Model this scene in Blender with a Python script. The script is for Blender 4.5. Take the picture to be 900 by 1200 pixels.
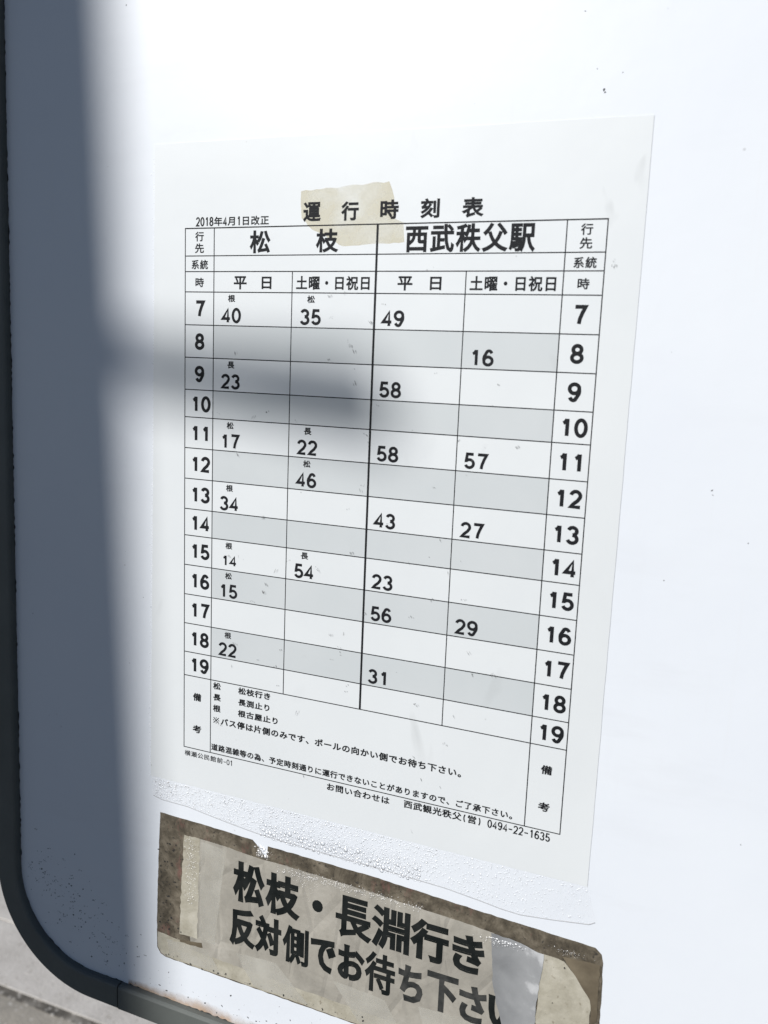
import bpy, bmesh, math, random
from mathutils import Vector, Matrix
from mathutils.geometry import tessellate_polygon
random.seed(7)
scene = bpy.context.scene
col = scene.collection
for o in list(bpy.data.objects):
    bpy.data.objects.remove(o)

# ---------------------------------------------------------------- camera
# Board frame: millimetres on the face of the board, x right, y down, origin at
# the top left corner of the printed table.  World: X right, Z up, Y away.
Z0 = 1.400                                   # height of that origin above ground
def W(x, y, d=0.0):                          # board mm (+ d mm proud of the face) -> world
    return Vector((x/1000, -d/1000, Z0 - y/1000))
cam_d = bpy.data.cameras.new('camera')
cam = bpy.data.objects.new('camera', cam_d); col.objects.link(cam)
scene.camera = cam
cam_d.sensor_fit = 'VERTICAL'; cam_d.sensor_height = 36.0; cam_d.sensor_width = 27.0
cam_d.lens = 36.0*1030.453/1200
cam_d.clip_start = 0.02; cam_d.clip_end = 2000
R = [(0.9245267473158643, -0.03992608523960273, 0.379020053842744),
     (0.09903029483758766, 0.9855043381189913, -0.1377468702113532),
     (-0.36802621401456864, 0.16488513355085385, 0.9150790121798144)]
def axis(r, s): return Vector((s*r[0], s*r[2], -s*r[1]))
ax, ay, az = axis(R[0], 1), axis(R[1], -1), axis(R[2], -1)
cp = W(231.998, 54.771, 333.187)
cam.matrix_world = Matrix(((ax.x, ay.x, az.x, cp.x), (ax.y, ay.y, az.y, cp.y),
                           (ax.z, ay.z, az.z, cp.z), (0, 0, 0, 1)))
cam_d.dof.use_dof = True
cam_d.dof.focus_distance = 0.40
cam_d.dof.aperture_fstop = (cam_d.lens/1000)/0.0021/1.0

# ---------------------------------------------------------------- light
SUN = Vector((-0.42, -0.74, 0.525)).normalized()      # towards the sun
elev = math.asin(SUN.z)
world = bpy.data.worlds.new('World'); scene.world = world; world.use_nodes = True
wn = world.node_tree
sky = wn.nodes.new('ShaderNodeTexSky'); sky.sky_type = 'NISHITA'; sky.sun_disc = False
sky.sun_elevation = elev
sky.altitude = 1500; sky.air_density = .8; sky.dust_density = .2; sky.ozone_density = 1.9
sky.sun_rotation = math.atan2(SUN.x, SUN.y)
wn.links.new(sky.outputs[0], wn.nodes['Background'].inputs[0])
wn.nodes['Background'].inputs[1].default_value = 0.05
sl = bpy.data.lights.new('sun', 'SUN'); sl.energy = 5.0; sl.angle = math.radians(0.53)
sl.color = (1.0, 0.98, 0.95)
so = bpy.data.objects.new('sun', sl); col.objects.link(so)
so.rotation_euler = SUN.to_track_quat('Z', 'Y').to_euler()
scene.view_settings.view_transform = 'Standard'
scene.view_settings.look = 'None'
scene.view_settings.exposure = 0.0
scene.view_settings.gamma = 1.0
scene.render.engine = 'CYCLES'

# ---------------------------------------------------------------- materials
class NT:
    def __init__(self, name):
        self.m = bpy.data.materials.new(name); self.m.use_nodes = True
        self.t = self.m.node_tree; self.b = self.t.nodes['Principled BSDF']
        self.out = self.t.nodes['Material Output']
    def n(self, kind, **kw):
        n = self.t.nodes.new('ShaderNode'+kind)
        for k, v in kw.items(): setattr(n, k, v)
        return n
    def l(self, a, b): self.t.links.new(a, b)
    def coord(self, scale=(1, 1, 1), rot=(0, 0, 0)):
        c = self.n('TexCoord'); mp = self.n('Mapping')
        mp.inputs['Scale'].default_value = scale; mp.inputs['Rotation'].default_value = rot
        self.l(c.outputs['Object'], mp.inputs['Vector']); return mp.outputs['Vector']
    def noise(self, vec, scale, detail=4, rough=.55, dist=0):
        n = self.n('TexNoise'); n.inputs['Scale'].default_value = scale
        n.inputs['Detail'].default_value = detail; n.inputs['Roughness'].default_value = rough
        n.inputs['Distortion'].default_value = dist
        self.l(vec, n.inputs['Vector']); return n.outputs['Fac']
    def voro(self, vec, scale, feature='F1'):
        n = self.n('TexVoronoi', feature=feature); n.inputs['Scale'].default_value = scale
        self.l(vec, n.inputs['Vector']); return n
    def ramp(self, fac, stops):
        r = self.n('ValToRGB'); e = r.color_ramp.elements
        while len(e) < len(stops): e.new(.5)
        for el, (p, c) in zip(e, stops):
            el.position = p; el.color = (*c, 1) if len(c) == 3 else c
        self.l(fac, r.inputs['Fac']); return r.outputs['Color']
    def mixc(self, fac, a, b, mode='MIX'):
        m = self.n('Mix', data_type='RGBA', blend_type=mode)
        for sock, v in ((0, fac), (6, a), (7, b)):
            if isinstance(v, (int, float)): m.inputs[sock].default_value = v
            elif isinstance(v, tuple): m.inputs[sock].default_value = (*v, 1)
            else: self.l(v, m.inputs[sock])
        return m.outputs[2]
    def math(self, op, a, b=0.0):
        m = self.n('Math', operation=op)
        for i, v in enumerate((a, b)):
            if isinstance(v, (int, float)): m.inputs[i].default_value = v
            else: self.l(v, m.inputs[i])
        return m.outputs[0]
    def base(self, c):
        if isinstance(c, tuple): self.b.inputs['Base Color'].default_value = (*c, 1)
        else: self.l(c, self.b.inputs['Base Color'])
        return self
    def set(self, **kw):
        for k, v in kw.items():
            s = self.b.inputs[k.replace('_', ' ')]
            if isinstance(v, (int, float)): s.default_value = v
            else: self.l(v, s)
        return self
    def bump(self, h, strength, dist=0.001):
        b = self.n('Bump'); b.inputs['Strength'].default_value = strength
        b.inputs['Distance'].default_value = dist
        self.l(h, b.inputs['Height']); self.l(b.outputs[0], self.b.inputs['Normal']); return self

def g(v): return (v, v, v)
M = {}
# white painted steel face, faintly soiled
n = NT('white_board_paint'); v = n.coord()
cl = n.ramp(n.noise(v, 9, 5), [(.35, (.66, .69, .735)), (.7, (.69, .718, .755))])
streak = n.noise(n.coord((90, 1, 2.2)), 5, 4)
cl = n.mixc(n.ramp(streak, [(.60, g(0)), (.80, g(.12))]), cl, (.62, .62, .62))
sm2 = n.noise(n.coord((.5, 1, 2.6)), 24, 7, .65); w2 = n.noise(v, 7, 3)
cl = n.mixc(n.math('MULTIPLY', n.ramp(sm2, [(.52, g(0)), (.72, g(.16))]), n.ramp(w2, [(.46, g(0)), (.62, g(1))])), cl, (.50, .505, .52))
spk = n.voro(v, 150); pick = n.noise(v, 60, 2)
cl = n.mixc(n.math('MULTIPLY', n.ramp(spk.outputs['Distance'], [(.05, g(.5)), (.09, g(0))]), n.ramp(pick, [(.66, g(0)), (.70, g(1))])), cl, (.35, .35, .36))
n.base(cl).set(Roughness=.42, Specular_IOR_Level=.38, Coat_Weight=.15, Coat_Roughness=.42)
n.bump(n.noise(v, 55, 3), .06, .002); M['board'] = n.m
# laminated printed paper
n = NT('laminated_paper'); v = n.coord()
cl = n.ramp(n.noise(v, 14, 5), [(.3, (.632, .656, .668)), (.7, (.668, .692, .702))])
sm = n.noise(n.coord((1.0, 1, .45), (0, .35, 0)), 46, 3, .5, .6); wh = n.noise(v, 13, 2)
cl = n.mixc(n.math('MULTIPLY', n.ramp(sm, [(.66, g(0)), (.73, g(.32))]), n.ramp(wh, [(.47, g(0)), (.60, g(1))])), cl, (.33, .34, .34))
sp = n.voro(v, 230); pk = n.noise(v, 90, 2)
cl = n.mixc(n.math('MULTIPLY', n.ramp(sp.outputs['Distance'], [(.07, g(.6)), (.12, g(0))]), n.ramp(pk, [(.66, g(0)), (.69, g(1))])), cl, (.28, .28, .28))
n.base(cl).set(Roughness=.42, Coat_Weight=.7, Coat_Roughness=.22)
n.bump(n.noise(v, 26, 3), .10, .002); M['paper'] = n.m
# printed grey cell tint
n = NT('printed_grey'); v = n.coord()
cl = n.ramp(n.noise(v, 20, 4), [(.3, (.50, .53, .54)), (.7, (.54, .565, .575))])
sm = n.noise(n.coord((1.0, 1, .45), (0, .35, 0)), 46, 3, .5, .6); wh = n.noise(v, 13, 2)
cl = n.mixc(n.math('MULTIPLY', n.ramp(sm, [(.66, g(0)), (.73, g(.30))]), n.ramp(wh, [(.47, g(0)), (.60, g(1))])), cl, (.30, .31, .31))
n.base(cl).set(Roughness=.5, Coat_Weight=.7, Coat_Roughness=.12); M['tint'] = n.m
n = NT('black_ink'); n.base((.010, .011, .013)).set(Roughness=.6, Coat_Weight=.1, Coat_Roughness=.15, Specular_IOR_Level=.15); M['ink'] = n.m
n = NT('black_cut_vinyl'); v = n.coord()
cl = n.ramp(n.noise(v, 90, 4), [(.4, (.007, .009, .009)), (.75, (.022, .024, .023))])
n.base(cl).set(Roughness=.55, Specular_IOR_Level=.12); M['vinyl'] = n.m
n = NT('faded_black_vinyl'); v = n.coord()
cl = n.ramp(n.noise(v, 110, 5, .6, .5), [(.38, (.014, .016, .016)), (.66, (.055, .055, .052))])
n.base(cl).set(Roughness=.4); M['faded'] = n.m
# yellowed tape residue under the laminate
n = NT('yellowed_tape'); v = n.coord()
cl = n.ramp(n.noise(v, 60, 4), [(.3, (.68, .63, .47)), (.7, (.72, .685, .55))])
st = n.noise(v, 130, 4)
cl = n.mixc(n.ramp(st, [(.60, g(0)), (.75, g(.3))]), cl, (.46, .41, .31))
n.base(cl).set(Roughness=.5, Coat_Weight=.5, Coat_Roughness=.15)
n.set(Alpha=n.ramp(n.noise(v, 45, 4), [(.32, g(.10)), (.62, g(.46))])); M['tape'] = n.m
# clear laminate
n = NT('clear_laminate'); v = n.coord()
n.base((.80, .81, .82)).set(Roughness=.16, Alpha=.05, Specular_IOR_Level=.5)
n.bump(n.noise(v, 160, 4), .25, .001); M['film'] = n.m
n = NT('laminate_edge'); n.base((.50, .50, .51)).set(Roughness=.2, Alpha=.55); M['film_edge'] = n.m
def water(name, rim, c0, c1, amount, gloss, rough):
    n = NT(name); lw = n.n('LayerWeight'); lw.inputs[0].default_value = .5
    tr = n.n('BsdfTransparent'); df = n.n('BsdfDiffuse'); df.inputs[0].default_value = (rim, rim, rim*1.03, 1)  # dark rim painted by view angle in place of refraction
    gl = n.n('BsdfGlossy'); gl.inputs['Color'].default_value = (gloss, gloss, gloss, 1); gl.inputs['Roughness'].default_value = rough
    mx = n.n('MixShader'); ad = n.n('AddShader')
    n.l(n.ramp(lw.outputs['Facing'], [(c0, g(.02)), (c1, g(amount))]), mx.inputs[0]); n.l(tr.outputs[0], mx.inputs[1]); n.l(df.outputs[0], mx.inputs[2])
    n.l(mx.outputs[0], ad.inputs[0]); n.l(gl.outputs[0], ad.inputs[1]); n.l(ad.outputs[0], n.out.inputs['Surface']); return n.m
M['bead'] = water('water_bead', .17, .2, .8, .66, .17, .32)
M['drop'] = water('water_drop', .07, .22, .62, .80, .14, .20)

# rubber edging
n = NT('grey_rubber'); v = n.coord()
cl = n.ramp(n.noise(v, 30, 5), [(.3, (.085, .093, .086)), (.7, (.110, .119, .111))])
n.base(cl).set(Roughness=.6); n.bump(n.noise(v, 400, 3), .12, .0006); M['rubber'] = n.m
n = NT('grime_shade'); n.base((.028, .027, .026)).set(Roughness=.9); M['grime_shade'] = n.m
n = NT('rust_stain'); v = n.coord((1, 1, 1))
cl = n.ramp(n.noise(v, 70, 5), [(.35, (.34, .22, .14)), (.7, (.56, .41, .29))])
n.base(cl).set(Roughness=.8); M['rust_n'] = n; M['rust'] = n.m
# dirty adhesive and papers of the lower notice
n = NT('dirty_adhesive'); v = n.coord()
cl = n.ramp(n.noise(v, 130, 9, .72, .4), [(.32, (.034, .028, .020)), (.48, (.092, .077, .055)), (.70, (.21, .18, .135))])
red = n.noise(n.coord((1, 1, .4)), 90, 8, .7)
cl = n.mixc(n.ramp(red, [(.58, g(0)), (.68, g(.55))]), cl, (.20, .085, .075))
sp = n.noise(v, 520, 4)
cl = n.mixc(n.ramp(sp, [(.60, g(0)), (.66, g(.85))]), cl, (.03, .027, .024))
n.base(cl).set(Roughness=.45, Coat_Weight=.4, Coat_Roughness=.25); n.bump(n.noise(v, 220, 4), .35, .0008); M['dirty'] = n.m
n = NT('aged_clear_tape'); v = n.coord()
cl = n.ramp(n.noise(v, 65, 9, .7, .3), [(.3, (.285, .26, .20)), (.52, (.395, .37, .30)), (.72, (.50, .472, .40))])
sp = n.noise(v, 330, 5)
cl = n.mixc(n.ramp(sp, [(.62, g(0)), (.72, g(.65))]), cl, (.17, .14, .10))
n.base(cl).set(Roughness=.38, Coat_Weight=.6, Coat_Roughness=.15); n.bump(n.noise(v, 90, 7), .55, .0015); M['cream'] = n.m
n = NT('greige_notice_paper'); v = n.coord()
cl = n.ramp(n.noise(v, 38, 9, .7, .3), [(.3, (.245, .23, .20)), (.52, (.33, .31, .268)), (.72, (.415, .392, .345))])
wr = n.noise(n.coord((3.2, 1, .5), (0, .5, 0)), 26, 6, .6, 1.2)
cr = n.voro(n.coord((1.6, 1, .7), (0, .3, 0)), 42, 'DISTANCE_TO_EDGE').outputs['Distance']
sp = n.noise(v, 260, 6, .7)
cl = n.mixc(n.ramp(sp, [(.58, g(0)), (.72, g(.5))]), cl, (.22, .20, .165))
cl = n.mixc(n.ramp(wr, [(.56, g(0)), (.66, g(.4))]), cl, (.31, .29, .25))
n.base(cl).set(Roughness=.4, Coat_Weight=.6, Coat_Roughness=.16); n.bump(n.math('ADD', n.noise(v, 60, 7), n.ramp(cr, [(.0, g(0)), (.10, g(.45))])), .5, .0014); M['greige'] = n.m
n = NT('peeled_patch'); v = n.coord()
c_ = n.n('TexCoord'); sx_ = n.n('SeparateXYZ'); n.l(c_.outputs['Object'], sx_.inputs[0])
gx = n.math('ADD', n.math('MULTIPLY', n.math('SUBTRACT', sx_.outputs[0], .0725), 16.0), n.math('MULTIPLY', n.noise(v, 60, 5, .5, .2), .95))
cl = n.ramp(gx, [(.30, (.19, .195, .20)), (.66, (.30, .305, .31)), (.70, (.44, .445, .45)), (.80, (.54, .545, .55))])
n.base(cl).set(Roughness=.45, Coat_Weight=.5, Coat_Roughness=.2); n.bump(n.noise(v, 80, 4), .3, .001); M['peeled'] = n.m
n = NT('brown_stain'); v = n.coord()
cl = n.ramp(n.noise(v, 60, 6, .6), [(.3, (.065, .050, .032)), (.7, (.17, .14, .095))])
n.base(cl).set(Roughness=.5, Coat_Weight=.4, Coat_Roughness=.2); M['brown'] = n.m
# ground
def concrete(name, a, b, c, sc=9):
    n = NT(name); v = n.coord()
    cl = n.ramp(n.noise(v, sc, 8, .65), [(.3, a), (.5, b), (.72, c)])
    ag = n.voro(v, 75)
    hue = n.ramp(n.noise(v, 40, 3), [(.35, (.30, .27, .235)), (.65, (.62, .60, .57))])
    cl = n.mixc(n.ramp(ag.outputs['Distance'], [(.16, g(.75)), (.34, g(0))]), cl, hue)
    n.base(cl).set(Roughness=.9); n.bump(n.noise(v, 150, 5), .5, .003); return n.m
M['concrete'] = concrete('pale_concrete', (.42, .40, .37), (.53, .505, .475), (.62, .595, .56))
M['concrete_worn'] = concrete('worn_concrete', (.20, .19, .17), (.33, .305, .265), (.44, .40, .34), 5)
M['asphalt'] = concrete('asphalt', (.035, .035, .036), (.05, .05, .05), (.07, .07, .068), 12)
M['joint'] = concrete('dirty_joint', (.05, .047, .042), (.12, .11, .095), (.36, .34, .31), 16)
M['pole'] = concrete('pole_concrete', (.27, .27, .26), (.33, .33, .32), (.38, .38, .37))
n = NT('galvanised_steel'); n.base((.45, .46, .47)).set(Metallic=.8, Roughness=.45); M['steel'] = n.m

# ---------------------------------------------------------------- helpers
def link(name, me, mat, parent=None):
    o = bpy.data.objects.new(name, me); col.objects.link(o)
    if mat is not None and not me.materials: me.materials.append(mat)
    if parent is not None: o.parent = parent
    return o
def thing(name, label, cat, loc, group=None):
    o = bpy.data.objects.new(name, None); col.objects.link(o)
    o.location = loc; o.empty_display_size = .05
    o['label'] = label; o['category'] = cat
    if group: o['group'] = group
    return o
def put(name, bm, mat, parent, loc=None, smooth=False):
    """bm holds world coordinates; the mesh is re-based on its thing's origin."""
    if parent is not None:
        p = parent; off = Vector()
        while p is not None: off += p.location; p = p.parent
        bmesh.ops.translate(bm, verts=bm.verts, vec=-off)
    bmesh.ops.recalc_face_normals(bm, faces=bm.faces)
    me = bpy.data.meshes.new(name); bm.to_mesh(me); bm.free()
    if smooth:
        for f in me.polygons: f.use_smooth = True
    return link(name, me, mat, parent)
def slab(bm, pts, d0, d1):
    """closed sheet: outline pts (board mm) between d0 and d1 mm proud of the face."""
    a = [bm.verts.new(W(x, y, d1)) for x, y in pts]
    b = [bm.verts.new(W(x, y, d0)) for x, y in pts]
    k = len(pts)
    for t in tessellate_polygon([[Vector((x, y, 0)) for x, y in pts]]):
        bm.faces.new([a[q] for q in t]); bm.faces.new([b[q] for q in reversed(t)])
    for i in range(k): bm.faces.new((a[i], b[i], b[(i+1) % k], a[(i+1) % k]))
def rough_edge(pts, step=2.0, amp=.25, closed=True, seed=1):
    r = random.Random(seed); out = []
    k = len(pts)
    for i in range(k if closed else k-1):
        (x0, y0), (x1, y1) = pts[i], pts[(i+1) % k]
        m = max(1, int(math.hypot(x1-x0, y1-y0)/step))
        for j in range(m):
            t = j/m; a = 0 if j == 0 else amp
            out.append((x0+(x1-x0)*t+r.uniform(-a, a), y0+(y1-y0)*t+r.uniform(-a, a)))
    if not closed: out.append(pts[-1])
    return out
def rrect(x0, y0, x1, y1, r, n=8):
    out = []
    for cx, cy, a0 in ((x1-r, y0+r, -90), (x1-r, y1-r, 0), (x0+r, y1-r, 90), (x0+r, y0+r, 180)):
        for i in range(n+1):
            a = math.radians(a0+90*i/n); out.append((cx+r*math.cos(a), cy+r*math.sin(a)))
    return out
def box(bm, p, q):
    vs = [bm.verts.new((x, y, z)) for x in (p[0], q[0]) for y in (p[1], q[1]) for z in (p[2], q[2])]
    for f in ((0, 1, 3, 2), (4, 6, 7, 5), (0, 4, 5, 1), (2, 3, 7, 6), (0, 2, 6, 4), (1, 5, 7, 3)):
        bm.faces.new([vs[i] for i in f])
def tube(bm, p, q, r0, r1, seg=20, cap=True):
    p, q = Vector(p), Vector(q); u = (q-p).normalized()
    s = u.orthogonal().normalized(); t = u.cross(s)
    A = []; B = []
    for i in range(seg):
        a = 2*math.pi*i/seg; d = s*math.cos(a)+t*math.sin(a)
        A.append(bm.verts.new(p+d*r0)); B.append(bm.verts.new(q+d*r1))
    for i in range(seg):
        j = (i+1) % seg; bm.faces.new((A[i], A[j], B[j], B[i]))
    if cap: bm.faces.new(A[::-1]); bm.faces.new(B)

# ---------------------------------------------------------------- lettering
_glyphs = {}
def glyph(ch):
    """triangulated outline of one full-width character in its em cell (0..1, y up)."""
    if ch in _glyphs: return _glyphs[ch]
    cu = bpy.data.curves.new('g', 'FONT'); cu.body = ch; cu.size = 1.0; cu.resolution_u = 3
    o = bpy.data.objects.new('g', cu); col.objects.link(o)
    dg = bpy.context.evaluated_depsgraph_get()
    me = bpy.data.meshes.new_from_object(o.evaluated_get(dg))
    vs = []; key = {}; rm = []
    for v in me.vertices:                                   # weld the outline
        q = (round(v.co.x, 5), round(v.co.y, 5))
        if q not in key: key[q] = len(vs); vs.append(q)
        rm.append(key[q])
    fs = []
    for p in me.polygons:
        f = [rm[q] for q in p.vertices]
        f = [f[q] for q in range(len(f)) if f[q] != f[q-1]]
        if len(f) < 3: continue
        ar = sum(vs[f[q-1]][0]*vs[f[q]][1]-vs[f[q]][0]*vs[f[q-1]][1] for q in range(len(f)))
        if abs(ar) < 1e-9: continue
        fs.append(tuple(f if ar > 0 else f[::-1]))
    ed = set()
    for f in fs:
        for q in range(len(f)): ed.add((f[q-1], f[q]))
    border = [e for e in ed if (e[1], e[0]) not in ed]
    bpy.data.objects.remove(o); bpy.data.curves.remove(cu); bpy.data.meshes.remove(me)
    _glyphs[ch] = (vs, fs, border); return _glyphs[ch]
def arc(cx, cy, rx, ry, a0, a1, n=14):
    return [(cx+rx*math.cos(math.radians(a0+(a1-a0)*i/n)), cy+ry*math.sin(math.radians(a0+(a1-a0)*i/n))) for i in range(n+1)]
# gothic digits as stroke skeletons in a unit box (0..1 wide and high, y up)
STROKES = {
 '0': [arc(.5, .5, .44, .46, 90, 450, 28)],
 '1': [[(.22, .74), (.40, .80), (.56, .96)], [(.60, 1.0), (.60, 0)]],
 '2': [arc(.5, .70, .42, .26, 170, -20, 14)+[(.70, .42), (.34, .22), (.10, .045), (.96, .045)]],
 '3': [arc(.47, .74, .38, .22, 165, -90, 14), arc(.47, .27, .43, .24, 90, -165, 14), ],
 '4': [[(.73, 0), (.73, .95), (.06, .27), (1.0, .27)]],
 '5': [[(.90, .955), (.24, .955), (.15, .50)]+arc(.50, .31, .43, .27, 135, -160, 18)],
 '6': [[(.86, .80)]+arc(.56, .72, .31, .24, 30, 130, 8)+arc(.56, .45, .50, .36, 155, 180, 3)+arc(.50, .30, .43, .26, 200, 540, 24)],
 '7': [[(.05, .955), (.94, .955), (.70, .62), (.52, .30), (.44, 0)]],
 '8': [arc(.5, .74, .36, .22, 90, 450, 22), arc(.5, .275, .43, .235, 90, 450, 24)],
 '9': [[(.14, .20)]+arc(.44, .28, .31, .24, 210, 310, 8)+arc(.44, .55, .50, .36, -25, 0, 3)+arc(.50, .70, .43, .26, 20, 360, 24)],
 '※': [[(.12, .88), (.88, .12)], [(.12, .12), (.88, .88)], [(.5, .78), (.5, .94)], [(.5, .06), (.5, .22)], [(.06, .5), (.22, .5)], [(.78, .5), (.94, .5)]],
 '-': [[(.05, .42), (.95, .42)]],
 '(': [arc(1.15, .45, .75, .62, 130, 230, 10)], ')': [arc(-.15, .45, .75, .62, 50, -50, 10)],
}
def ribbon(bm, pts, w, d, sx, sy, ox, oy):
    """flat mitred stroke of width w mm along pts (unit box scaled to sx,sy at ox,oy; board mm)."""
    P = [Vector((ox+x*sx, oy-y*sy)) for x, y in pts]
    closed = (P[0]-P[-1]).length < 1e-6
    if closed: P = P[:-1]
    k = len(P); L = []; Rr = []
    for i in range(k):
        a = P[i]-P[i-1] if (i > 0 or closed) else None
        b = P[(i+1) % k]-P[i] if (i < k-1 or closed) else None
        a = (a or b).normalized(); b = (b or a).normalized() if b else a
        na, nb = Vector((-a.y, a.x)), Vector((-b.y, b.x))
        m = na+nb
        m = m/max(m.length_squared/2, .45) if m.length > 1e-6 else na
        L.append(P[i]+m*w/2); Rr.append(P[i]-m*w/2)
    for i in range(k if closed else k-1):                   # each piece a hair above the last: no two coplanar
        j = (i+1) % k
        bm.faces.new([bm.verts.new(W(p.x, p.y, d+.0006*i)) for p in (L[i], L[j], Rr[j], Rr[i])])
def adv(ch): return .5 if ch in '0123456789-() ' else 1.0
def ink(bm, gl_, pos, bold, d):
    """lay one glyph at pos(x, y) -> board mm, its outline moved out by bold mm with mitred corners."""
    vs, fs, border = gl_
    P = [Vector(pos(x, y)) for x, y in vs]
    nx = {}; pv = {}
    for a, b in border:
        nx.setdefault(a, []).append(b); pv.setdefault(b, []).append(a)
    def out(v, a, b):                                       # corner a -> v -> b
        n0 = (P[v]-P[a]); n1 = (P[b]-P[v])
        n0 = Vector((-n0.y, n0.x)).normalized(); n1 = Vector((-n1.y, n1.x)).normalized()
        m = n0+n1
        if m.length < .25: return n0
        return m/max(m.length_squared/2, .30)
    O = {}
    if bold:
        for v in nx:
            if len(nx[v]) == 1 and len(pv.get(v, ())) == 1: O[v] = out(v, pv[v][0], nx[v][0])
    V = [bm.verts.new(W(p.x, p.y, d)) for p in P]
    for f in fs:
        try: bm.faces.new([V[q] for q in f])
        except ValueError: pass
    if bold:
        for k, (a, b) in enumerate(border):                 # each band a hair above the last: no two coplanar
            e = (P[b]-P[a]); nn = Vector((-e.y, e.x)).normalized()
            h = d+.0006*(k+1)
            bm.faces.new([bm.verts.new(W(p.x, p.y, h)) for p in (P[a], P[a]+O.get(a, nn)*bold, P[b]+O.get(b, nn)*bold, P[b])])
def text(bm, s, x0, y0, x1, y1, bold=.0, d=.208, stroke=None, track=0.0, inset=.03):
    """set s in the box (board mm): em cells side by side, ink top at y0 and foot at y1."""
    total = sum(adv(c) for c in s)+track*(len(s)-1)
    px = (x1-x0)/total; h = y1-y0; cx = x0; q = 0
    for c in s:
        w = adv(c)*px
        if c in STROKES:
            sw = (stroke or h*.12)
            for st in STROKES[c]:
                ribbon(bm, st, sw, d+q*.002, w*.90-sw*.6, h*1.03-sw*.3, cx+w*.05+sw*.3, y1+h*.015-sw*.15); q += 1
        elif c not in ' 　':
            # em box of the font: ink runs from about -0.08 to 0.85
            ink(bm, glyph(c), lambda x, y: (cx+(x*.94+.03)*w, y1-((y+.09)/.95)*h), bold*px, d)
        cx += w+track*px
def fit(bm, c, x0, y0, x1, y1, bold=0.0, d=.208):
    """one character whose ink exactly fills the box."""
    vs = glyph(c)[0]
    a = min(v[0] for v in vs); b = max(v[0] for v in vs); e = min(v[1] for v in vs); f_ = max(v[1] for v in vs)
    sx = (x1-x0-2*bold)/(b-a); sy = (y1-y0-2*bold)/(f_-e)
    ink(bm, glyph(c), lambda x, y: (x0+bold+(x-a)*sx, y1-bold-(y-e)*sy), bold, d)

# ---------------------------------------------------------------- setting: the ground
def ground_sheet(name, x0, y0, x1, y1, z, mat):
    bm = bmesh.new(); box(bm, (x0, y0, z-.12), (x1, y1, z)); bmesh.ops.recalc_face_normals(bm, faces=bm.faces)
    me = bpy.data.meshes.new(name); bm.to_mesh(me); bm.free()
    o = link(name, me, mat); o['kind'] = 'structure'; return o
gb = bmesh.new()
vs = [gb.verts.new(p) for p in ((-600, -600, -.13), (600, -600, -.13), (600, 600, -.13), (-600, 600, -.13))]; gb.faces.new(vs)
me = bpy.data.meshes.new('ground'); gb.to_mesh(me); gb.free()
link('ground', me, M['concrete_worn'])['kind'] = 'structure'
ground_sheet('pavement', -30, .72, 30, .924, -.004, M['concrete_worn'])
ground_sheet('added_asphalt', -30, -14, 30, .718, -.006, M['asphalt'])  # unseen dark asphalt, added to cut light bounced up at the board
ground_sheet('gutter_joint', -30, .9242, 30, .9458, -.003, M['joint'])
ground_sheet('kerb', -30, .946, 30, 1.110, 0.0, M['concrete'])
ground_sheet('kerb_joint', -30, 1.111, 30, 1.115, -.006, M['joint'])
ground_sheet('road_edge', -30, 1.116, 30, 3.2, .001, M['concrete'])

# ---------------------------------------------------------------- the bus stop board
SIGN = thing('bus_stop_sign', 'white painted bus stop board with rounded corners and grey rubber edging', 'bus stop sign', W(88, 1400, -6))
BX0, BX1, BY0, BY1, BR = -118.6, 297.0, -232.0, 389.2, 62.0
ROT = math.radians(.72)                           # the sheet hangs slightly askew on the board
def tilt(pts):
    cx, cy = -104.0, 376.0; c, s = math.cos(ROT), math.sin(ROT)
    return [(cx+(x-cx)*c-(y-cy)*s, cy+(x-cx)*s+(y-cy)*c) for x, y in pts]
bm = bmesh.new(); slab(bm, tilt(rrect(BX0+2, BY0+2, BX1-2, BY1-2, BR-2, 24)), -3.0, 0.0)
put('board', bm, M['board'], SIGN)
# rubber edging: channel profile swept round the outline, closed by one butt joint on the lower edge
def edging():
    bm = bmesh.new()
    path = rrect(BX0, BY0, BX1, BY1, BR, 28)
    # densify and start/finish at the joint
    jx = -38.0
    k = len(path)
    start = next(i for i in range(k) if path[i][1] > BY1-.01 and path[(i+1) % k][1] > BY1-.01 and path[i][0] > jx > path[(i+1) % k][0])
    seq = [(jx-.45, BY1)]+[path[(start+1+i) % k] for i in range(k)]+[(jx+.45, BY1)]
    out = []
    for i in range(len(seq)-1):
        (xa, ya), (xb, yb) = seq[i], seq[i+1]
        m = max(1, int(math.hypot(xb-xa, yb-ya)/12))
        out += [(xa+(xb-xa)*j/m, ya+(yb-ya)*j/m) for j in range(m)]
    out.append(seq[-1])
    prof = [(0, -5.2), (0, 2.2), (.35, 3.0), (1.1, 3.5), (12.4, 3.7), (13.3, 3.3), (13.8, 2.5), (13.9, .12), (13.9, -.0)]
    rings = []
    for i, p in enumerate(out):
        a = out[max(i-1, 0)]; b = out[min(i+1, len(out)-1)]
        t = Vector((b[0]-a[0], b[1]-a[1])).normalized()
        nrm = Vector((-t.y, t.x))                 # points inwards for this winding
        lift = .35 if i == len(out)-1 else .35*max(0, 1-math.hypot(p[0]-jx, p[1]-BY1)/60) if i > len(out)//2 else 0
        q = [tilt([(p[0]+nrm.x*u*(1), p[1]+nrm.y*u)])[0] for u, h in prof]
        rings.append([bm.verts.new(W(q[m][0], q[m][1], prof[m][1]+(lift if 0 < m < 7 else 0))) for m in range(len(prof))])
    for i in range(len(rings)-1):
        for m in range(len(prof)-1):
            bm.faces.new((rings[i][m], rings[i+1][m], rings[i+1][m+1], rings[i][m+1]))
    bm.faces.new(rings[0]); bm.faces.new(rings[-1][::-1])
    return bm
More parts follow.
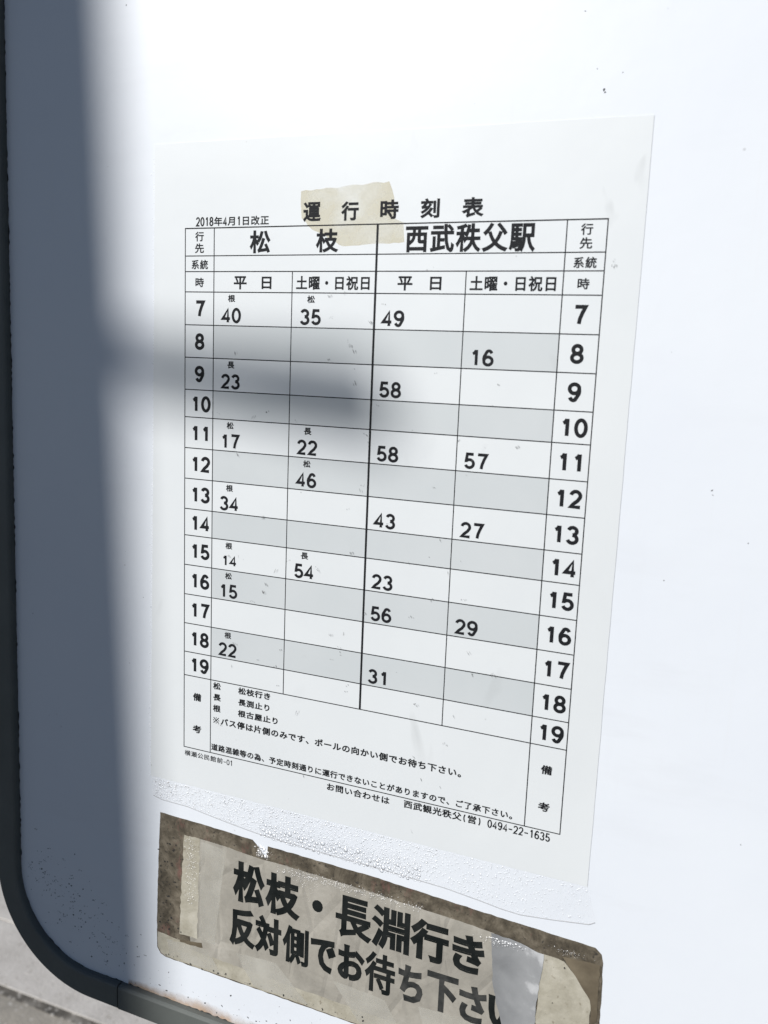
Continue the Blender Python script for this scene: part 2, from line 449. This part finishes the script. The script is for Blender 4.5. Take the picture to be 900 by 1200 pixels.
o = put('rubber_edging', edging(), M['rubber'], SIGN)
# thin irregular dark line along the edging: painted contact shadow and dirt
def shade_grime_line():
    bm = bmesh.new(); r = random.Random(4)
    inner = rrect(BX0+13.7, BY0+13.7, BX1-13.7, BY1-13.7, BR-13.7, 28); k = len(inner); pts = []
    for i in range(k):
        (xa, ya), (xb, yb) = inner[i], inner[(i+1) % k]; m = max(1, int(math.hypot(xb-xa, yb-ya)/1.5))
        pts += [(xa+(xb-xa)*j/m, ya+(yb-ya)*j/m) for j in range(m)]
    k = len(pts); A = []; B = []
    for i in range(k):
        a, b = pts[i-1], pts[(i+1) % k]; t = Vector((b[0]-a[0], b[1]-a[1])).normalized(); nx, ny = -t.y, t.x
        w = .25+r.random()**4*.7
        A.append(bm.verts.new(W(*tilt([(pts[i][0]-nx*.3, pts[i][1]-ny*.3)])[0], .05)))
        B.append(bm.verts.new(W(*tilt([(pts[i][0]+nx*w, pts[i][1]+ny*w)])[0], .05)))
    for i in range(k):
        j = (i+1) % k; bm.faces.new((A[i], A[j], B[j], B[i]))
    return bm
put('shade_grime_line', shade_grime_line(), M['grime_shade'], SIGN)
# mould specks and dirt on the lower left of the face
def blot(bm, x, y, rx, ry, d, r, k=7):
    a0 = r.uniform(0, 6.28); rot = r.uniform(0, 3.14)
    P = []
    for i in range(k):
        a = a0+6.283*i/k; s = r.uniform(.6, 1.25)
        u, v = rx*s*math.cos(a), ry*s*math.sin(a)
        P.append(bm.verts.new(W(x+u*math.cos(rot)-v*math.sin(rot), y+u*math.sin(rot)+v*math.cos(rot), d)))
    bm.faces.new(P)
bm = bmesh.new(); r = random.Random(11)
for i in range(260):
    t = r.random()
    x = -99+t*62+r.gauss(0, 7); y = 322+t*42+r.gauss(0, 10)
    if x < -100 or y > 371 or (x+104 < 45 and y > 330 and math.hypot(x+56, y-328) > 46): continue
    s = .12+r.random()**3*.42
    blot(bm, x, y, s, s*r.uniform(.5, 1), .03, r)
    if r.random() < .16:
        for q in range(4): blot(bm, x+q*.5+r.uniform(-.2, .2), y+q*.3*r.uniform(-1, 1), .28, .16, .032+q*.002, r)
for i in range(70):
    x, y = r.uniform(-98, 255), r.uniform(-95, 372); s = .08+r.random()**4*.26
    if -22 < x < 204 and -40 < y < 360: continue
    if y > 320 and x < -60: continue
    blot(bm, x, y, s, s*r.uniform(.4, 1), .036, r)
for i in range(60):
    x = r.uniform(-40, 80); y = 375-abs(r.gauss(0, 7)); s = .12+r.random()**2*.45
    if y > 356: blot(bm, x, y, s*1.3, s*.7, .04, r)
for x, y, s in ((175, -43.8, .62), (175.4, -42.9, .4), (166.4, -70.3, .34), (172, -51, .26), (181, -49, .24), (224, 94.4, .4), (224.4, 96, .25), (246.6, 225.7, .3), (-30.5, -92.9, .35)):
    blot(bm, x, y, s, s*.55, .044, r)
o = put('dirt_specks', bm, M['grime_shade'], SIGN); o['kind'] = 'stuff'
# rust creeping up from the lower edging
bm = bmesh.new(); r = random.Random(5)
top = [(-34+i*2.2, 374.6-(1.2+3.0*math.exp(-((i-20)/13)**2)*1+r.uniform(-.5, .8)*.8)) for i in range(58)]
A = [bm.verts.new(W(x, y, .02)) for x, y in top]; B = [bm.verts.new(W(x, 376.6+.011*(x+34), .02)) for x, y in top]
uvt = bm.loops.layers.uv.new('fade')
for i in range(len(top)-1):
    f = bm.faces.new((A[i], A[i+1], B[i+1], B[i]))
    for l, v in zip(f.loops, (0, 0, 1, 1)): l[uvt].uv = (0, v)
rn = M['rust_n']; u = rn.n('UVMap'); u.uv_map = 'fade'; sx = rn.n('SeparateXYZ'); rn.l(u.outputs[0], sx.inputs[0])
rn.set(Alpha=rn.math('MULTIPLY', rn.math('POWER', sx.outputs[1], 1.1), rn.ramp(rn.noise(rn.coord(), 90, 5), [(.32, g(.15)), (.62, g(.95))])))
put('rust_stain', bm, M['rust'], SIGN)
# pipe that carries the board, and its foot
bm = bmesh.new(); tube(bm, (.088, .034, .03), (.088, .034, 1.70), .030, .030, 28)
put('post', bm, M['steel'], SIGN, smooth=False)
bm = bmesh.new(); tube(bm, (.088, .034, -.004), (.088, .034, .07), .24, .21, 40); put('foot', bm, M['concrete'], SIGN)

# ---------------------------------------------------------------- the timetable
TT = thing('timetable_sheet', 'large laminated white bus timetable with ruled grid of printed hours and minutes', 'timetable', W(88, 258, 0))
V = [0, 11.52, 18.10, 26.70, 40.80, 54.90, 68.99, 81.18, 95.07, 108.96, 122.86, 135.14, 149.04, 163.01, 176.95, 190.78, 202.30, 238.27]
U = [0, 14.70, 52.84, 90.48, 128.02, 165.43, 180]
bm = bmesh.new()
slab(bm, rough_edge([(-15.9, -35.4), (192.9, -34.3), (192.5, 258.0), (-19.4, 257.5), (-17.4, 110)], 9, .10, seed=3), .02, .16)
PAPER = put('paper', bm, M['paper'], TT)
# laminate margin below and round the paper (wavy lower edge)
wav = [(-17.8, 267.5), (-12.8, 268.6), (2.1, 268.8), (14, 270.3), (26.1, 271.7), (40, 273.0), (53.6, 273.6), (75, 274.0), (100, 274.2), (132.7, 275.0), (148, 276.4), (158, 277.6), (166.5, 277.9), (180, 276.2), (194.3, 274.0), (196.6, 272.5)]
bm = bmesh.new()
film = rough_edge([(-19.0, 240), (-15, 239), (192.3, 239), (192.8, 258.4), (195.6, 268)], 6, .25, False, 8)+wav[::-1]+[(-18.6, 262)]
slab(bm, film, .004, .014); put('laminate', bm, M['film'], TT)
bm = bmesh.new()
for i in range(len(wav)-1):
    tube(bm, W(*wav[i], .10), W(*wav[i+1], .10), .00022, .00022, 6, False)
put('laminate_lip', bm, M['film_edge'], TT)
# shaded rows
for i in (4, 6, 8, 10, 12, 14):
    bm = bmesh.new()
    for k in range(1, 5):
        vv = [bm.verts.new(W(x, y, .180)) for x, y in ((U[k], V[i]), (U[k+1], V[i]), (U[k+1], V[i+1]), (U[k], V[i+1]))]
        bm.faces.new(vv)
    bmesh.ops.remove_doubles(bm, verts=bm.verts, dist=1e-6)
    put('shaded_row', bm, M['tint'], TT)
# ruled grid
bm = bmesh.new()
def rule(x0, y0, x1, y1, w, d):
    if abs(x1-x0) < 1e-6: p = ((x0-w/2, y0), (x0+w/2, y0), (x0+w/2, y1), (x0-w/2, y1))
    else: p = ((x0, y0-w/2), (x1, y0-w/2), (x1, y0+w/2), (x0, y0+w/2))
    bm.faces.new([bm.verts.new(W(x, y, d)) for x, y in p])
for y in V: rule(-.2, y, 180.2, y, .42 if y else .5, .195)
for x in (U[0], U[1], U[5], U[6]): rule(x, 0, x, V[-1], .42, .197)
for x in (U[2], U[4]): rule(x, V[2], x, V[16], .40, .197)
rule(U[3], 0, U[3], V[16], .95, .199)
put('grid_lines', bm, M['ink'], TT)
# old tape
bm = bmesh.new()
slab(bm, rough_edge([(56.0, -13.6), (94.7, -16.0), (97.0, -10.0), (97.4, -2), (101.4, -.4), (102.0, 7.0), (75.6, 8.3), (61.5, 1.6), (56.5, -3)], 2.2, .3, seed=2), .163, .172)
put('tape_patch', bm, M['tape'], TT)['label'] = 'yellowed old tape patch behind the title'
def part(name, fn, *a, mat='ink', parent=None, label=None, **kw):
    bm = bmesh.new(); fn(bm, *a, **kw); o = put(name, bm, M[mat], parent or TT)
    if label: o['label'] = label
    return o
for c, x0, y0, x1, y1 in (('運', 57.25, -9.2, 65.1, -1.65), ('行', 74.4, -9.0, 82.0, -1.6), ('時', 91.3, -9.15, 99.1, -1.8), ('刻', 108.3, -9.1, 116, -1.8), ('表', 125.1, -9.0, 133.4, -1.7)):
    part('title_character', fit, c, x0, y0, x1, y1, bold=.25)
part('revision_date', text, '2018年4月1日改正', 5.3, -4.5, 41.5, -.85, bold=.022, stroke=.60)
for x in (5.1, 170.55):
    s = 'hour_column_heading'
    part(s, fit, '行', x, 1.4, x+4.35, 5.45, bold=.09); part(s, fit, '先', x-.1, 6.3, x+4.45, 10.35, bold=.09)
    part(s, text, '系統', x-2.15, 13.15, x+6.75, 17.1, bold=.02)
    part(s, fit, '時', x+.2, 20.65, x+4.5, 24.65, bold=.09)
part('destination_name', fit, '松', 32.3, 1.4, 42.1, 10.65, bold=.29); part('destination_name', fit, '枝', 63.4, 1.3, 73.3, 10.6, bold=.29)
part('destination_name', text, '西武秩父駅', 101.9, .5, 154.3, 10.8, bold=.028)
for x in (24.7, 99.9):
    part('day_heading', fit, '平', x, 20.0, x+6.3, 25.5, bold=.16); part('day_heading', fit, '日', x+13.6, 20.2, x+18.3, 25.3, bold=.16)
for x in (54.4, 129.4): part('day_heading', text, '土曜・日祝日', x, 19.95, x+34.4, 25.35, bold=.026)
for i in range(13):
    h = str(7+i); y = (V[3+i]+V[4+i])/2
    for x, s in ((8.3, 1.0), (173.2, 1.02)):
        w = 10.9*s if len(h) == 2 else 5.5*s
        part('printed_hour', text, h, x-w/2-(.7 if len(h) == 1 else 0), y-3.2*s, x+w/2-(.7 if len(h) == 1 else 0), y+3.35*s, stroke=1.42)
def minute(t, c, row, mark=None, small=False):
    x = U[c]+(4.0 if c < 3 else 3.2)-.25; yb = V[row-4]-1.35
    if small: part('printed_time', text, t, x+1.3, yb-5.4, x+9.5, yb-.9, stroke=.92)
    else: part('printed_time', text, t, x, yb-6.0, x+10.2, yb, stroke=1.2)
    if mark:
        part('route_mark', fit, mark, U[c]+7.2, V[row-5]+1.05, U[c]+10.7, V[row-5]+4.1, bold=.10)
for a in (('40', 1, 8, '根'), ('35', 2, 8, '松'), ('49', 3, 8), ('16', 4, 9), ('23', 1, 10, '長'), ('58', 3, 10), ('17', 1, 12, '松'), ('22', 2, 12, '長'), ('58', 3, 12), ('57', 4, 12),
          ('46', 2, 13, '松'), ('34', 1, 14, '根'), ('43', 3, 14), ('27', 4, 14), ('14', 1, 16, '根', True), ('54', 2, 16, '長'), ('23', 3, 16), ('15', 1, 17, '松'), ('56', 3, 17), ('29', 4, 17), ('22', 1, 19, '根'), ('31', 3, 19)):
    minute(*a)
for x in (5.0, 170.5):
    part('remarks_heading', fit, '備', x, 210.3, x+4.5, 214.2, bold=.14); part('remarks_heading', fit, '考', x-.1, 226.2, x+4.6, 230.1, bold=.14)
for c, l, y in (('松', '松枝行き', 203.15), ('長', '長渕止り', 208.65), ('根', '根古屋止り', 214.1)):
    part('printed_note', text, c, 15.9, y, 20.3, y+3.3, bold=.030); part('printed_note', text, l, 29.4, y+.1, 29.4+4.36*len(l), y+3.3, bold=.030)
part('printed_note', text, '※バス停は片側のみです、ポールの向かい側でお待ち下さい。', 15.6, 219.9, 15.6+4.43*28+.6, 223.4, bold=.030)
part('printed_note', text, '道路混雑等の為、予定時刻通りに運行できないことがありますので、ご了承下さい。', 15.1, 233.5, 162.6, 236.75, bold=.030)
part('stop_code', text, '横瀬公民館前-01', .25, 239.8, 27.2, 242.5, bold=.016, stroke=.36)
part('contact_line', text, 'お問い合わせは', 75.5, 239.6, 106.3, 243.0, bold=.026)
part('contact_line', text, '西武観光秩父(営) 0494-22-1635', 112.5, 239.1, 176.3, 242.6, bold=.026, stroke=.54)
# scuffs rubbed into the laminate
n = NT('grey_scuff'); n.base((.16, .165, .165)).set(Roughness=.7, Alpha=n.ramp(n.noise(n.coord(), 900, 4), [(.35, g(.05)), (.65, g(.5))])); M['scuff'] = n.m
bm = bmesh.new(); r = random.Random(77)
spots = [(r.uniform(16, 150), r.triangular(30, 255, 150)) for _ in range(75)]+[(r.gauss(82, 9), r.uniform(26, 60)) for _ in range(10)]+[(182.5, 16.5), (183, 14.5), (140, 178), (152, 84), (133, 97), (110, 135)]
for q, (x, y) in enumerate(spots):
    a = math.radians(r.gauss(62, 22)); L_ = r.uniform(.5, 2.2)
    for k in range(r.randint(1, 4)):
        ox, oy = x+k*.55+r.uniform(-.3, .3), y+r.uniform(-.5, .5)
        u, v = math.cos(a), math.sin(a); w = r.uniform(.12, .34)
        P = []
        for t, ww in ((-1, .2), (-.4, 1), (.3, .8), (1, .15), (.35, -.7), (-.35, -.9)):
            P.append(bm.verts.new(W(ox+u*L_*t*.5-v*w*ww, oy+v*L_*t*.5+u*w*ww, .30+q*.0008+k*.0002)))
        bm.faces.new(P)
o = put('scuff_marks', bm, M['scuff'], TT); o['kind'] = 'stuff'
# water trapped under and beaded on the laminate margin
def bead(bm, x, y, r_, d, rng, seg=7):
    c = bm.verts.new(W(x, y, d+r_*.62)); rows = []
    sx, sy = rng.uniform(.8, 1.25), rng.uniform(.8, 1.25)
    for k, (rr, hh) in enumerate(((.45, .54), (.80, .34), (1.0, 0))):
        rows.append([bm.verts.new(W(x+sx*r_*rr*math.cos(6.2832*i/seg), y+sy*r_*rr*math.sin(6.2832*i/seg), d+r_*hh)) for i in range(seg)])
    for i in range(seg):
        j = (i+1) % seg
        bm.faces.new((c, rows[0][i], rows[0][j]))
        for k in (0, 1): bm.faces.new((rows[k][i], rows[k+1][i], rows[k+1][j], rows[k][j]))
def wave_y(x):
    for (xa, ya), (xb, yb) in zip(wav, wav[1:]):
        if xa <= x <= xb: return ya+(yb-ya)*(x-xa)/(xb-xa)
    return 267
bm = bmesh.new(); rng = random.Random(21)
big = []; bm2 = bmesh.new()
for i in range(6000):
    x = rng.uniform(42, 122); y = 271.2+(x-42)/75*1.2+rng.gauss(0, 1.5 if i < 500 else 2.4)
    if y > wave_y(x)+.8 or y < 263: continue
    s = .50+rng.random()**1.5*.50 if i < 500 else .2+rng.random()**2*.3
    if any((x-a)**2+(y-b)**2 < (s+c)**2*1.12 for a, b, c in big): continue
    big.append((x, y, s)); bead(bm2, x, y, s, .016, rng, 12)
for i in range(8600):
    x = rng.uniform(-17, 194); top_, bot = 258.4, wave_y(x)-.6
    y = top_+(bot-top_)*rng.random()**(1.2)
    if rng.random() < max(0, (x-105)/95)*.85: continue
    if rng.random() < .55*max(0, math.sin(x*.21+1.3*math.sin(y*.5))*math.cos(y*.43+x*.06)): continue
    s = .12+rng.random()**2.2*.30
    if any((x-a)**2+(y-b)**2 < (s+c)**2 for a, b, c in big): continue
    bead(bm, x, y, s, .016, rng, 6)
o = put('water_drops', bm2, M['drop'], TT, smooth=True); o['kind'] = 'stuff'
for i in range(700):
    y = rng.uniform(-30, 258); x = (-16.2-1.5*max(0, y)/130 if y < 110 else -17.9-2.0*(y-110)/150)+rng.gauss(0, .45); s = .1+rng.random()**2*.2
    bead(bm, x, y, s, .016, rng, 6)
o = put('condensation', bm, M['bead'], TT, smooth=True); o['kind'] = 'stuff'

# ---------------------------------------------------------------- the notice below it
NT_ = thing('notice_sticker', 'grimy brown-edged notice label with bold black lettering stuck under the timetable', 'notice label', W(93, 354, 0))
out = [(-13.8, 275.5), (12, 276.0), (38.3, 276.9), (42, 280.0), (45.7, 284.5), (46.3, 281), (46.5, 278.1), (67, 278.4), (100, 278.9), (140.7, 280.9), (170, 282.2), (190, 283.0), (197.7, 283.4), (200.3, 285.6), (201.2, 289.2),
       (202.0, 318), (202.4, 354.4), (87, 354.5), (17.4, 353.7), (-10.6, 353.3), (-13.8, 352.2), (-15.8, 349.2), (-16.0, 340), (-15.0, 300)]
bm = bmesh.new(); slab(bm, rough_edge(out, 2.5, .16, seed=6), .02, .10); put('dirty_backing', bm, M['dirty'], NT_)
bm = bmesh.new(); slab(bm, rough_edge([(-15.4, 340.6), (-2, 341.3), (11, 340.0), (80, 339.5), (160, 336), (177.5, 330), (177.5, 353.8), (87, 354.0), (17.4, 353.2), (-10.4, 352.8), (-13.4, 351.8), (-15.3, 349)], 3, .3, seed=12), .10, .15)
put('clear_tape', bm, M['cream'], NT_)
bm = bmesh.new(); slab(bm, rough_edge([(3, 283.9), (24, 284.2), (40.2, 285.3), (63.7, 285.5), (100, 286.6), (141, 288.4), (156, 289.5), (157.5, 316), (163, 332), (168, 348.5), (120, 347), (60, 346), (4, 344.5)], 3, .22, seed=13), .15, .22)
put('notice_paper', bm, M['greige'], NT_)
bm = bmesh.new(); slab(bm, rough_edge([(.4, 283.9), (9.5, 283.8), (8.6, 312), (8.0, 337.6), (-2.4, 338.0), (-1.2, 310)], 2.5, .4, seed=14), .22, .27)
put('tape_strip', bm, M['cream'], NT_)
bm = bmesh.new(); slab(bm, rough_edge([(-2.2, 340.9), (10.6, 338.8), (11.2, 341.4), (-2.0, 342.2)], 2, .3, seed=24), .275, .29); put('tape_end_stain', bm, M['brown'], NT_)
bm = bmesh.new(); slab(bm, rough_edge([(177, 292.6), (186, 293.4), (197.6, 305), (198.6, 354.0), (175.5, 353.8), (176.0, 320)], 3, .35, seed=15), .15, .24)
put('cream_tape', bm, M['cream'], NT_)
bm = bmesh.new(); slab(bm, rough_edge([(185.0, 291.2), (200.2, 290.4), (200.6, 316), (198.6, 318), (197.2, 307), (192, 300)], 2, .3, seed=16), .245, .265)
put('brown_stain', bm, M['brown'], NT_)
NL = [('松', 28.2, 289.4, 45.2, 310.4), ('枝', 45.9, 290.4, 63.7, 311.4), ('・', 70.4, 297.9, 75.8, 303.9), ('長', 82.4, 291.5, 100.0, 312.0), ('淵', 100.4, 291.6, 118.4, 312.0), ('行', 118.9, 292.4, 136.4, 311.8), ('き', 138.1, 293.8, 152.4, 311.5)]
L2 = [('反', 26.6, 313.6, 40.3, 333.6), ('対', 40.7, 313.9, 54.7, 333.3), ('側', 55.5, 314.7, 69.1, 333.9), ('で', 70.2, 316.4, 83.0, 333.2), ('お', 84.2, 315.6, 97.4, 333.1), ('待', 97.8, 315.0, 112.4, 334.9), ('ち', 114.0, 316.5, 125.7, 334.3), ('下', 127.5, 315.7, 141.8, 334.2), ('さ', 142.4, 317.0, 154.6, 334.6), ('い', 155.4, 318.2, 169.0, 332.4)]
for c, *b_ in NL: part('bold_character', fit, c, *b_, mat='vinyl', parent=NT_, bold=.66 if c in '淵長' else .82, d=.30)
for c, *b_ in L2:
    f = c in 'ち下さ'
    o = part('bold_character', fit, c, *b_, mat='faded' if f else 'vinyl', parent=NT_, bold=.50 if c in '側待' else .74, d=.30)
    if f: o['label'] = 'faded grey patchy character'
bm = bmesh.new(); slab(bm, rough_edge([(154.7, 289.6), (165, 290.2), (177.4, 292.6), (176.2, 313), (175.2, 335), (174.6, 350), (167.5, 346), (163.6, 336), (161.0, 328), (158.6, 321), (157.0, 314), (156.0, 304)], 2.2, .35, seed=17), .34, .38)
put('peeled_patch', bm, M['peeled'], NT_)
n = NT('pale_tape_scrap'); n.base((.58, .56, .50)).set(Roughness=.35, Alpha=n.ramp(n.noise(n.coord(), 55, 5), [(.3, g(.08)), (.68, g(.55))])); M['scrap'] = n.m
for q, pts in enumerate(([(-10, 343), (14, 341.5), (22, 352.6), (-8, 351.6)], [(30, 338), (52, 336.5), (70, 353), (40, 352.6)], [(82, 336), (108, 337.5), (118, 353.2), (96, 353)], [(124, 335), (150, 333.5), (158, 352), (130, 352.8)], [(10, 285.2), (24, 285.4), (18, 338), (9, 337.5)])):
    bm = bmesh.new(); slab(bm, rough_edge(pts, 2.4, .3, seed=50+q), .226, .236); put('tape_scrap', bm, M['scrap'], NT_)
bm = bmesh.new(); rng = random.Random(31)
def beads(nb, fx, s0, s1, d):
    for i in range(nb):
        x, y = fx(); bead(bm, x, y, s0+rng.random()**2.2*s1, d, rng, 6)
beads(420, lambda: (4.5+rng.gauss(0, 2.0), rng.uniform(284.5, 320)), .12, .32, .27)
beads(520, lambda: (rng.uniform(52, 124), 287.6+rng.gauss(0, 1.1)), .14, .36, .22)
beads(150, lambda: (66+rng.gauss(0, 3), 288+abs(rng.gauss(0, 4))), .10, .22, .22)
beads(150, lambda: (160+rng.gauss(0, 5.5), 291.6+abs(rng.gauss(0, 1.3))), .18, .45, .385)
beads(90, lambda: (44+rng.gauss(0, 2.2), 282+rng.gauss(0, 1.8)), .25, .7, .10)
beads(60, lambda: (188+rng.gauss(0, 3.5), 289+rng.gauss(0, .8)), .12, .3, .10)
o = put('condensation', bm, M['bead'], NT_, smooth=True); o['kind'] = 'stuff'
bm = bmesh.new(); r = random.Random(41)
for i in range(230):
    e = r.random()
    if e < .35: x, y = r.uniform(-15, 200), 353.2-abs(r.gauss(0, 1.6))
    elif e < .7: x, y = -11+r.gauss(0, 4), r.uniform(290, 340)
    elif r.random() < .15: x, y = r.uniform(178, 199), r.uniform(292, 353)
    else: continue
    if not (-15 < x < 201): continue
    s = .15+r.random()**3*.6; blot(bm, x, y, s, s*r.uniform(.4, 1), .30, r)
o = put('dirt_specks', bm, M['grime_shade'], NT_); o['kind'] = 'stuff'

# ---------------------------------------------------------------- utility pole: its shadow falls on the board
D = 3.8
def toward(x, y, d=D): return W(x, y)+SUN*d
lat = SUN.cross(Vector((0, 0, 1))).normalized()
if lat.x > 0: lat = -lat                                      # to the pole's left, seen along the light
e0, e1 = toward(-36.5, -57), toward(-22.3, 247)                 # right-hand edge of the shaft
axis_dir = (e0-e1).normalized()
rad = .15
def on_axis(z, edge=e1):
    t = (z-edge.z)/axis_dir.z
    return edge+axis_dir*t+lat*rad
base = on_axis(0.0)
POLE = thing('utility_pole', 'round concrete utility pole with steel step bolts leaning slightly', 'utility pole', (base.x, base.y, -.004))
bm = bmesh.new(); tube(bm, on_axis(-.05), on_axis(8.6), rad+.005, rad-.009, 64)
put('shaft', bm, M['pole'], POLE)
ra = toward(-60, 56.5); rt = toward(92.5, 71)
bm = bmesh.new(); u = (rt-ra).normalized()
tube(bm, ra-u*.03, rt-u*.050, .0116, .0118, 18); tube(bm, rt-u*.0505, rt, .0133, .0139, 18)
put('step_bolt', bm, M['steel'], POLE, smooth=False)
for k in range(1, 7):
    c = on_axis(ra.z+.45*k); dd = u if k % 2 == 0 else -u
    bm = bmesh.new(); tube(bm, c+dd*(rad-.04), c+dd*(rad+.08), .0116, .0118, 18); tube(bm, c+dd*(rad+.0795), c+dd*(rad+.155), .0118, .0130, 18)
    put('step_bolt', bm, M['steel'], POLE)
